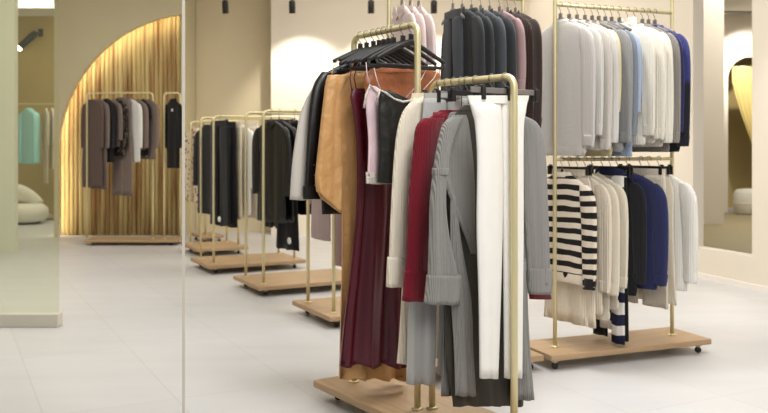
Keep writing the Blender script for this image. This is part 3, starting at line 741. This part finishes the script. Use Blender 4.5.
def piece(g, pl, nm, m, lst, ht, w=0, parent=None, **kw):
    mb = MB(); loft(mb, pl.rows(lst, ht, w), **kw); return mb.build(nm, m, parent or g)
def strap(g, pl, m, pts, r=.003, nm='strap', w=0):
    mb = MB(); mb.tube([(pl.uz(x, y, w)[0], w, pl.uz(x, y, w)[1]) for x, y in pts], r, 6); return mb.build(nm, m, g)

# --- taller rail, rear to front
pl = planeA(.11); g = G(pl, 'jacket', 'jacket', 'stone grey wool jacket at the back, left of the black leather jacket', AGp)
piece(g, pl, 'body', LGREY, [(66, 338, 376, .014), (78, 322, 392), (92, 312, 400), (150, 312, 400), (200, 314, 398)], .016, amp=.004, seed=1, open_top=True)
piece(g, pl, 'sleeve', LGREY, [(86, 314, 330, .02), (100, 306, 326), (120, 299, 320), (160, 293, 314), (200, 290.5, 311)], .02, amp=.004, k=3, n=24, seed=2)
piece(g, pl, 'sleeve', LGREY, [(86, 386, 400, .018), (120, 390, 408), (200, 388, 408)], .022, n=24, seed=2)
pl = planeA(.215); g = G(pl, 'jacket', 'jacket', 'long black leather jacket on the taller foreground rail', AGp)
piece(g, pl, 'body', LEATH, [(60, 352, 372, .018), (66, 338, 386), (73, 326, 398), (82, 319, 404), (110, 317, 402), (170, 320, 400), (214, 322, 398)], .018, amp=.004, seed=3, open_top=True)
so = piece(g, pl, 'sleeve', LEATH, [(72, 322, 338, .016), (84, 314, 333), (105, 310, 328), (140, 307, 325), (190, 304, 321), (198, 304, 320)], .02, amp=.005, k=3, n=24, seed=4)
piece(g, pl, 'cuff', LEATH, [(186, 303.5, 321.5), (192, 303.3, 321), (199, 303.5, 320)], .0215, n=24, sub=3, parent=so)
piece(g, pl, 'sleeve', LEATH, [(72, 390, 402, .016), (105, 394, 410), (190, 392, 409)], .02, n=24, seed=5)
for i in range(3):
    mb = MB(); u, z = pl.uz(309+i*.4, 165+i*10); mb.lathe([(.004, -.001), (.004, .001)], (u+.01, -.028, z), 10, Matrix.Rotation(PI/2, 3, 'X')); o = mb.build('button', STEEL, so)
# collar of the leather jacket
mb = MB(); a_, z_ = pl.uz(352, 60); b2, z2 = pl.uz(372, 60)
mb.tube([(a_-.02, -.022, z_-.02), (a_, -.018, z_+.006), ((a_+b2)/2, .016, z_+.016), (b2, -.018, z2+.006), (b2+.02, -.022, z2-.02)], .01, 8); mb.build('collar', LEATH, g)

pl = planeA(.33); g = G(pl, 'dress', 'dress', 'long tan satin dress with loose sleeve, hem lowest on the rack', AGp)
piece(g, pl, 'body', TAN, [(73, 348, 385, .014), (78, 334, 402, .02), (90, 330, 408), (130, 334, 404), (200, 341, 402), (260, 342, 402), (320, 341, 403), (372, 340, 404), (379, 340, 404)], .018, amp=.02, k=8, seed=12, open_top=True)
piece(g, pl, 'sleeve', TAN, [(75, 328, 350, .016), (84, 325.5, 344), (100, 323.5, 340.5), (125, 320.5, 340), (150, 318, 341.5), (172, 316, 342), (188, 314.8, 341), (202, 316, 339.5)], .022, w=-.03, amp=.008, k=3.5, n=36, seed=7, skew=-.75)
piece(g, pl, 'sleeve', TAN, [(76, 390, 408, .014), (110, 394, 412), (195, 390, 410)], .02, n=24, seed=7)
piece(g, pl, 'neckband', TAN, [(71, 350, 383, .012), (74, 347, 386, .016), (77, 344, 389, .018)], .016, n=30, sub=3, open_top=True)
strap(g, pl, TAN, [(331, 78), (333, 68), (338, 60)], .0025, 'hanger_loop'); strap(g, pl, TAN, [(351, 77), (352, 66), (356, 58)], .0025, 'hanger_loop')

pl = planeA(.5); g = G(pl, 'dress', 'dress', 'long burgundy satin slip dress on the taller foreground rail', AGp)
piece(g, pl, 'body', BURG, [(90, 352, 392, .012), (97, 350, 402), (115, 353, 406), (150, 356, 407), (200, 356, 408), (260, 351.5, 407), (320, 345, 407), (366, 341, 408)], .02, amp=.026, k=6.6, seed=21, n=60, open_top=True, amp_top=.08)
strap(g, pl, BURG, [(352, 92), (350, 78), (352, 64)]); strap(g, pl, BURG, [(357, 93), (354, 78), (358, 62)]); strap(g, pl, BURG, [(400, 96), (409, 80), (408, 66)])
piece(g, pl, 'neckline_band', BURG, [(88.5, 353, 391, .0135), (91, 351.4, 393, .0135), (94, 351, 397, .017)], .014, n=40, sub=3, open_top=True)

pl = planeA(.65); g = G(pl, 'blouse', 'blouse', 'copper satin blouse showing between the black hangers and the camisoles', AGp)
piece(g, pl, 'body', RUST, [(68, 378, 420, .014), (72, 366, 438, .018), (80, 364, 441), (95, 366, 438), (130, 371, 432), (165, 372, 430)], .016, amp=.014, k=8, seed=31, open_top=True)
piece(g, pl, 'neckline_band', RUST, [(67, 380, 418, .012), (70, 373, 428, .017), (73, 366, 437, .02)], .014, n=30, sub=3, open_top=True)
strap(g, pl, BURG, [(436, 68), (433, 84), (429, 98)], .0025, 'hanger_loop'); strap(g, pl, RUST, [(440, 68), (438, 84), (434, 100)], .0025, 'hanger_loop')

pl = planeA(.79); g = G(pl, 'camisole', 'camisole', 'pale pink satin camisole with lace hem', AGp)
bo = piece(g, pl, 'body', PINKS, [(86, 369, 375, .01), (92, 367, 384), (100, 366, 398), (112, 366, 408), (140, 367.5, 408), (176, 366, 410)], .02, amp=.008, k=6, seed=41, n=48, open_top=True)
piece(g, pl, 'lace_hem', LACE, [(172, 365.5, 410.5), (178, 365, 411), (184, 364.5, 411.5)], .0215, amp=.0085, k=6, seed=41, amp_top=.95, n=48, sub=4, parent=bo, open_top=True)
strap(g, pl, LACE, [(364, 108), (366, 95), (370, 85), (377, 92), (388, 100), (402, 106)], .0055, 'lace_neckline', -.021)
strap(g, pl, PINKS, [(370, 86), (367, 74), (366, 62)], .0022); strap(g, pl, PINKS, [(400, 104), (420, 82), (428, 66)], .0022)

pl = planeA(.91); g = G(pl, 'camisole', 'camisole', 'black satin camisole with pale lace neckline', AGp)
piece(g, pl, 'body', BLKS, [(90, 380, 388, .01), (96, 379, 402), (104, 379, 416), (120, 379, 420), (150, 380.5, 420), (183, 379, 421)], .02, amp=.008, k=5, seed=51, n=48, open_top=True)
strap(g, pl, LACE, [(377, 100), (380, 90), (386, 93), (394, 99), (403, 102), (414, 100), (420, 97)], .0055, 'lace_neckline', -.02)
strap(g, pl, LACE, [(381, 91), (377, 80), (374, 68)], .0022); strap(g, pl, LACE, [(414, 100), (434, 78), (440, 66)], .0022)

for (t, what) in ((.11, 'stone grey jacket'), (.215, 'black leather jacket'), (.33, 'long tan satin dress'), (.5, 'burgundy slip dress'), (.65, 'copper satin blouse'), (.79, 'pale pink camisole'), (.91, 'black camisole with lace neckline')):
    p = planeA(t)
    hanger(p.P, p.ang, p.z, f'wide black hanger carrying the {what}', AH, rail=.0145, color=DARKP, half=.185 if t > .3 else .15, bar=t > .3, thick=.0105, neck=-.06, drop=.085 if t > .3 else .06)
for (t, k) in ((.42, 'between the tan and burgundy dresses'), (.575, 'just in front of the burgundy dress')):
    p = planeA(t); hanger(p.P, p.ang, p.z, f'empty black hanger {k}', AH, rail=.0145, color=DARKP, half=.18, bar=False, thick=.0105, neck=-.06, drop=.082)

# --- lower rail, rear to front
pl = planeB(.1); g = G(pl, 'trousers', 'trousers', 'pale cream trousers, long leg showing under the cream sweater', BGp)
piece(g, pl, 'waistband', BEIGE, [(93, 412, 450), (99, 411, 451)], .016, n=30, sub=3, open_top=True)
piece(g, pl, 'leg', CREAM, [(98, 411, 431), (150, 409, 430), (285, 403, 421), (340, 400, 419), (364, 398, 419)], .018, amp=.004, k=3, n=26, seed=2)
piece(g, pl, 'leg', CREAM, [(98, 431, 451), (150, 431, 450), (285, 424, 440), (358, 422, 438)], .018, amp=.004, k=3, n=26, seed=3)
pl = planeB(.2); g = G(pl, 'sweater', 'sweater', 'cream ribbed sweater with folded cuff, left end of the lower foreground rail', BGp)
piece(g, pl, 'body', CREAMF, [(97, 424, 455, .015), (102, 415, 466), (110, 408, 473), (130, 406, 474), (200, 407, 474), (288, 409, 472)], .016, amp=.004, seed=60, open_top=True)
so = piece(g, pl, 'sleeve', CREAMF, [(102, 411, 428, .02), (112, 403, 426), (130, 397.5, 424), (160, 394, 420), (210, 391, 415), (262, 389, 412)], .02, w=.004, amp=.004, k=3, n=28, seed=61)
piece(g, pl, 'cuff', CREAMF, [(257, 388, 413), (270, 387, 412.5), (287, 386.5, 411)], .023, w=.004, amp=.003, n=28, sub=3, parent=so)
piece(g, pl, 'sleeve', CREAMF, [(104, 464, 474, .018), (150, 468, 482), (260, 468, 482)], .02, n=24, seed=62)
piece(g, pl, 'collar', CREAMF, [(95, 427, 452, .013), (98, 424, 456, .017), (101, 420, 460, .021)], .015, n=30, sub=3, open_top=True)
pl = planeB(.285); g = G(pl, 'trousers', 'trousers', 'light grey wide trousers showing below the crimson cuff', BGp)
SILV = fab('silver_grey_crepe', (176, 175, 172))
piece(g, pl, 'waistband', SILV, [(93, 424, 468), (99, 424, 468)], .015, n=30, sub=3, open_top=True)
piece(g, pl, 'leg', SILV, [(98, 424, 446), (150, 420, 445), (290, 410, 437), (384, 407, 435)], .014, amp=.005, k=5, n=40, seed=9)
piece(g, pl, 'leg', SILV, [(98, 446, 468), (150, 447, 468), (290, 440, 462), (374, 437, 460)], .014, amp=.005, k=5, n=40, seed=10)
pl = planeB(.385); g = G(pl, 'sweater', 'sweater', 'crimson ribbed sweater with folded cuff', BGp)
piece(g, pl, 'body', MAROON, [(113, 437, 466, .015), (117, 431, 478), (124, 423, 492), (145, 420, 494), (200, 422, 492), (296, 424, 490)], .022, amp=.004, seed=70, open_top=True)
so = piece(g, pl, 'sleeve', MAROON, [(118, 424, 445, .02), (126, 417, 442), (145, 414, 440), (200, 409, 434), (250, 407, 431), (276, 405.5, 430)], .026, w=-.006, amp=.004, k=3, n=28, seed=71)
piece(g, pl, 'cuff', MAROON, [(270, 405, 431), (284, 404, 430), (301, 402.5, 429)], .029, w=-.006, amp=.003, n=28, sub=3, parent=so)
so = piece(g, pl, 'sleeve', MAROON, [(120, 486, 500, .018), (150, 500, 522), (220, 518, 536), (299, 530, 551)], .018, w=.004, n=24, seed=72)
piece(g, pl, 'collar', MAROON, [(110, 440, 462, .013), (114, 436, 468, .017), (117, 431, 474, .021)], .015, n=30, sub=3, open_top=True)

pl = planeB(.56); g = G(pl, 'dress', 'dress', 'long dark taupe dress layered inside the open grey cardigan coat', BGp)
DTAU = fab('dark_taupe_crepe', (66, 62, 54))
piece(g, pl, 'body', DTAU, [(106, 463, 500, .01), (112, 457, 510), (122, 451, 516), (150, 449, 519), (220, 448, 521), (300, 446, 522), (350, 446, 523), (396, 452, 524), (406, 453, 524)], .010, amp=.007, k=8, n=60, seed=93, open_top=True, amp_top=.1)
piece(g, pl, 'neckband', DTAU, [(105, 464, 499, .009), (108, 460, 504, .0105), (111, 457, 509, .012)], .012, n=30, sub=3, open_top=True)
g = G(pl, 'cardigan', 'cardigan', 'long open grey ribbed cardigan coat with belt and wide folded cuffs', BGp)
kw = dict(k=5, n=40)
piece(g, pl, 'front_panel', GREYK, [(115, 453, 466, .006), (122, 447, 468.5), (140, 442, 471), (165, 441, 474), (190, 447, 475), (215, 456, 475), (236, 465, 475), (254, 472, 475)], .009, w=-.041, amp=.003, seed=84, **kw)
so = piece(g, pl, 'sleeve', GREYK, [(117, 450, 462, .016), (126, 443, 458), (145, 438, 451), (170, 434, 447), (200, 430.5, 444.5), (235, 429.5, 448), (262, 428.5, 454), (282, 428, 459)], .022, w=-.062, amp=.004, k=4, n=32, seed=81)
piece(g, pl, 'cuff', GREYK, [(275, 427.5, 460.5), (288, 426.5, 460.5), (304, 424.5, 460)], .028, w=-.062, amp=.004, k=6, n=40, sub=3, parent=so)
piece(g, pl, 'shoulder_seam', GREYK, [(168, 433.5, 447.5), (171.5, 433, 448), (175, 433, 447.3)], .0245, w=-.062, n=30, sub=3, parent=so)
piece(g, pl, 'skirt_panel', GREYK, [(196, 450.5, 456, .005), (240, 451, 460), (300, 452, 470), (350, 455, 472), (396, 456, 475)], .009, w=-.042, amp=.005, seed=85, n=60, k=5, amp_top=.3)
piece(g, pl, 'front_panel', GREYK, [(115, 503, 515, .006), (124, 505, 522), (160, 508, 525), (230, 509, 526), (270, 510, 526), (330, 510, 529), (400, 511, 535)], .009, w=-.041, amp=.005, seed=86, n=60, k=5, amp_top=.2)
so = piece(g, pl, 'sleeve', GREYK, [(116, 508, 524, .016), (124, 516, 537), (145, 521, 544), (200, 523.5, 547), (260, 527, 549), (284, 528.5, 550)], .022, w=-.062, amp=.004, k=4, n=32, seed=82)
piece(g, pl, 'cuff', GREYK, [(268, 527.5, 550.5), (280, 528, 551), (294, 529, 550)], .025, w=-.062, n=32, sub=3, parent=so)
piece(g, pl, 'back_panel', GREYK, [(112, 455, 507, .006), (122, 447, 521), (200, 446, 526), (300, 444, 528), (396, 441, 534)], .008, w=.041, amp=.005, seed=87, n=60, k=7, open_top=True)
piece(g, pl, 'belt', GREYK, [(258, 509, 528), (264, 508.5, 528.5), (271, 509, 528)], .0165, w=-.041, n=40, sub=3)
piece(g, pl, 'belt_tail', GREYK, [(262, 519, 526, .007), (300, 517.5, 525.5), (345, 518, 525), (376, 519, 526)], .006, w=-.066, n=16, amp=.004)

pl = planeB(.9); g = G(pl, 'trousers', 'trousers', 'white wide-leg trousers clipped at the front of the lower foreground rail', BGp)
piece(g, pl, 'waistband', WTROU, [(95.5, 467, 529), (99, 468, 528.5), (104, 469.5, 527)], .012, n=40, sub=4, open_top=True)
piece(g, pl, 'leg', WTROU, [(103, 469.5, 501, .0122), (112, 472.5, 501), (125, 475.5, 501.5), (160, 477.5, 502), (230, 477, 502), (300, 479, 500), (378, 480, 497)], .018, amp=.004, k=3, n=30, seed=91)
piece(g, pl, 'leg', WTROU, [(103, 501.5, 527, .0122), (112, 501.5, 525.5), (125, 502, 523.5), (160, 502.6, 523), (230, 503, 523), (300, 503.5, 522), (378, 504, 521)], .018, amp=.004, k=3, n=30, seed=92)

for (t, lab) in ((.2, 'cream ribbed sweater'), (.385, 'crimson ribbed sweater'), (.56, 'long grey cardigan coat')):
    p = planeB(t); hanger(p.P, p.ang, p.z, f'black hanger carrying the {lab} in the foreground', BH, rail=.0145, color=DARKP, half=.12 if t < .5 else .15, thick=.006, neck=-.085 if t < .2 else -.13, drop=.035)
p = planeB(.1); clip_hanger(p.P, p.ang, p.z, 'clip hanger holding the pale cream foreground trousers', BH, rail=.0145, half=.1)
p = planeB(.285); clip_hanger(p.P, p.ang, p.z, 'clip hanger holding the light grey foreground trousers', BH, rail=.0145, half=.11)
p = planeB(.9); clip_hanger(p.P, p.ang, p.z, 'grey bar clip hanger holding the white wide-leg trousers', BH, rail=.0145, half=.185, zb=-.055, clipx=(-.128, .012, .17))
for (t, k) in ((.455, 'behind the grey cardigan coat'), (.75, 'between grey cardigan and white trousers')):
    p = planeB(t); clip_hanger(p.P, p.ang, p.z, f'empty clip hanger {k}', BH, rail=.0145, half=.1, color=DARKP)

# ================================================================== TRACK SPOTS
TY = 11.1; TZ = zz(-4, TY)
lt = tag(empty('lighting_track', (pt(380, TY), TY, 0)), 'long dark lighting track along the top of the far wall', 'lighting track')
mb = MB(); mb.box((0, 0, TZ), (5.2, .035, .03)); mb.build('rail', DARKP, lt, False)
for s in (-2.4, 0, 2.4): mb = MB(); mb.tube([(s, 0, TZ+.01), (s, 0, CZ)], .006, 6); mb.build('suspension_rod', DARKP, lt)
def spot(px, Y, ztop, label, tilt, length=.17, r=.042, body=DARKP):
    t = empty('spotlight', (pt(px, Y), Y, ztop)); tag(t, label, 'spotlight', 'black spotlights on the far track')
    mb = MB(); mb.tube([(0, 0, 0), (0, 0, -.05)], .009, 8); mb.build('stem', DARKP, t)
    M = Matrix.Rotation(tilt, 3, 'X')
    mb = MB(); mb.lathe([(r*.7, .0), (r, -.02), (r, -length), (r*.86, -length), (r*.8, -length+.015)], (0, 0, -.04), 18, M); h = mb.build('lamp_head', body, t)
    mb = MB(); mb.lathe([(r*.8, -length+.018), (r*.8, -length+.014)], (0, 0, -.04), 18, M); mb.build('lens', mat('spot_lens', (255, 240, 215), emit=6), h)
    return t
LAMPS = []
for (px, lab) in ((225, 'black track spotlight above the panel seam at left'), (292, 'black track spotlight near the far wall corner'), (371, 'black track spotlight left of the foreground rail top'), (434, 'black track spotlight above the blush white shirts')):
    spot(px, TY, TZ-.015, lab, math.radians(14)); LAMPS.append((pt(px, TY), TY))
# wall spotlight at far left
ws = empty('spotlight', (pt(41, YL-.02), YL, zz(33, YL))); tag(ws, 'dark cylindrical spotlight glowing on the ochre wall at far left', 'spotlight')
mb = MB(); mb.box((0, -.03, 0), (.07, .06, .14), 0, .01); mb.build('wall_bracket', DARKP, ws, False)
A0 = Vector((-.04, -.16, -.02)); B0 = Vector((-.27, -.3, -.3)); 
mb = MB(); mb.tube([(0, -.05, .0), A0], .016, 8); mb.build('stem', DARKP, ws)
mb = MB(); mb.tube([A0, A0.lerp(B0, .4), B0], .06, 16); hd = mb.build('lamp_head', DARKP, ws)
mb = MB(); dv = (B0-A0).normalized(); mb.tube([B0+dv*.001, B0+dv*.025, B0+dv*.05], [.055, .055, .03], 16); mb.build('lens', mat('wall_spot_lens', (255, 248, 230), emit=8), hd)

# ================================================================== LIGHT
def area(loc, size, power, col=(1, .95, .88), rot=(0, 0, 0), sy=None):  # soft lights added out of view, without any modelled fixture
    d = bpy.data.lights.new('added_area', 'AREA'); d.shape = 'RECTANGLE'; d.size = size; d.size_y = sy or size; d.energy = power; d.color = col
    o = bpy.data.objects.new('added_area_light', d); COL.objects.link(o); o.location = loc; o.rotation_euler = rot; return o
area((.9, 2.2, CZ-.06), .9, 70, (1, 1, 1))
area((.75, 4.75, CZ-.06), .4, 50, (1, 1, .99))
area((2.2, 5.2, CZ-.06), 1.4, 40, (1, 1, .99))
area((.4, 9.2, CZ-.06), 3.0, 74, (1, .955, .88), sy=3.4)
area((-3.4, 6.6, CZ-.06), 2.2, 92, (1, .965, .9), sy=5)
area((-5.2, 13.2, CZ-.06), 1.6, 85, (1, .95, .84), sy=2)
area((6.0, 12.5, CZ-.06), 2.2, 130, (1, .95, .87), sy=5)
area((1.2, -.8, 3.3), 2.0, 78, (1, 1, 1), rot=(math.radians(52), 0, 0), sy=1.6)  # front fill added behind the camera to brighten the clothes
def spotlamp(loc, target, power, ang=60, blend=.5, col=(1, .95, .87)):
    d = bpy.data.lights.new('spot_beam', 'SPOT'); d.energy = power; d.spot_size = math.radians(ang); d.spot_blend = blend; d.color = col; d.shadow_soft_size = .04
    o = bpy.data.objects.new('spot_beam', d); COL.objects.link(o); o.location = loc
    o.rotation_euler = (Vector(target)-Vector(loc)).to_track_quat('-Z', 'Y').to_euler(); return o
for (x, y) in LAMPS[1:]:
    spotlamp((x, y-.05, TZ-.25), (x+.1, YB2, 1.95), 80, 82, .55)
qx, qy = rw(8.9); spotlamp((qx-.75, 8.7, TZ-.3), (qx, 8.95, 1.5), 60, 62, .6)
qx, qy = rw(6.4); spotlamp((qx-.8, 6.3, TZ-.2), (qx, 6.5, 1.3), 40, 70, .6)
spotlamp((pt(748, 15), 15.2, 3.3), (pt(748, YF), YF, 2.7), 160, 80, .6)

W = bpy.data.worlds.new('World'); SC.world = W; W.use_nodes = True
W.node_tree.nodes['Background'].inputs[0].default_value = (1, .99, .98, 1)
W.node_tree.nodes['Background'].inputs[1].default_value = .22

# ================================================================== CAMERA
cam = bpy.data.cameras.new('Camera'); co = bpy.data.objects.new('Camera', cam); COL.objects.link(co)
co.location = (0, 0, CAMH); co.rotation_euler = (PI/2, 0, 0)
cam.sensor_fit = 'HORIZONTAL'; cam.sensor_width = 36; cam.lens = F/768*36
cam.shift_y = -(206.5-HZ)/768; cam.clip_start = .05; cam.clip_end = 100
cam.dof.use_dof = True; cam.dof.focus_distance = 3.6; cam.dof.aperture_fstop = 3.4
SC.camera = co
SC.view_settings.view_transform = 'Standard'; SC.view_settings.look = 'None'; SC.view_settings.gamma = 1
SC.view_settings.use_curve_mapping = False; SC.view_settings.exposure = 0.2
try: SC.cycles.use_denoising = True
except Exception: pass
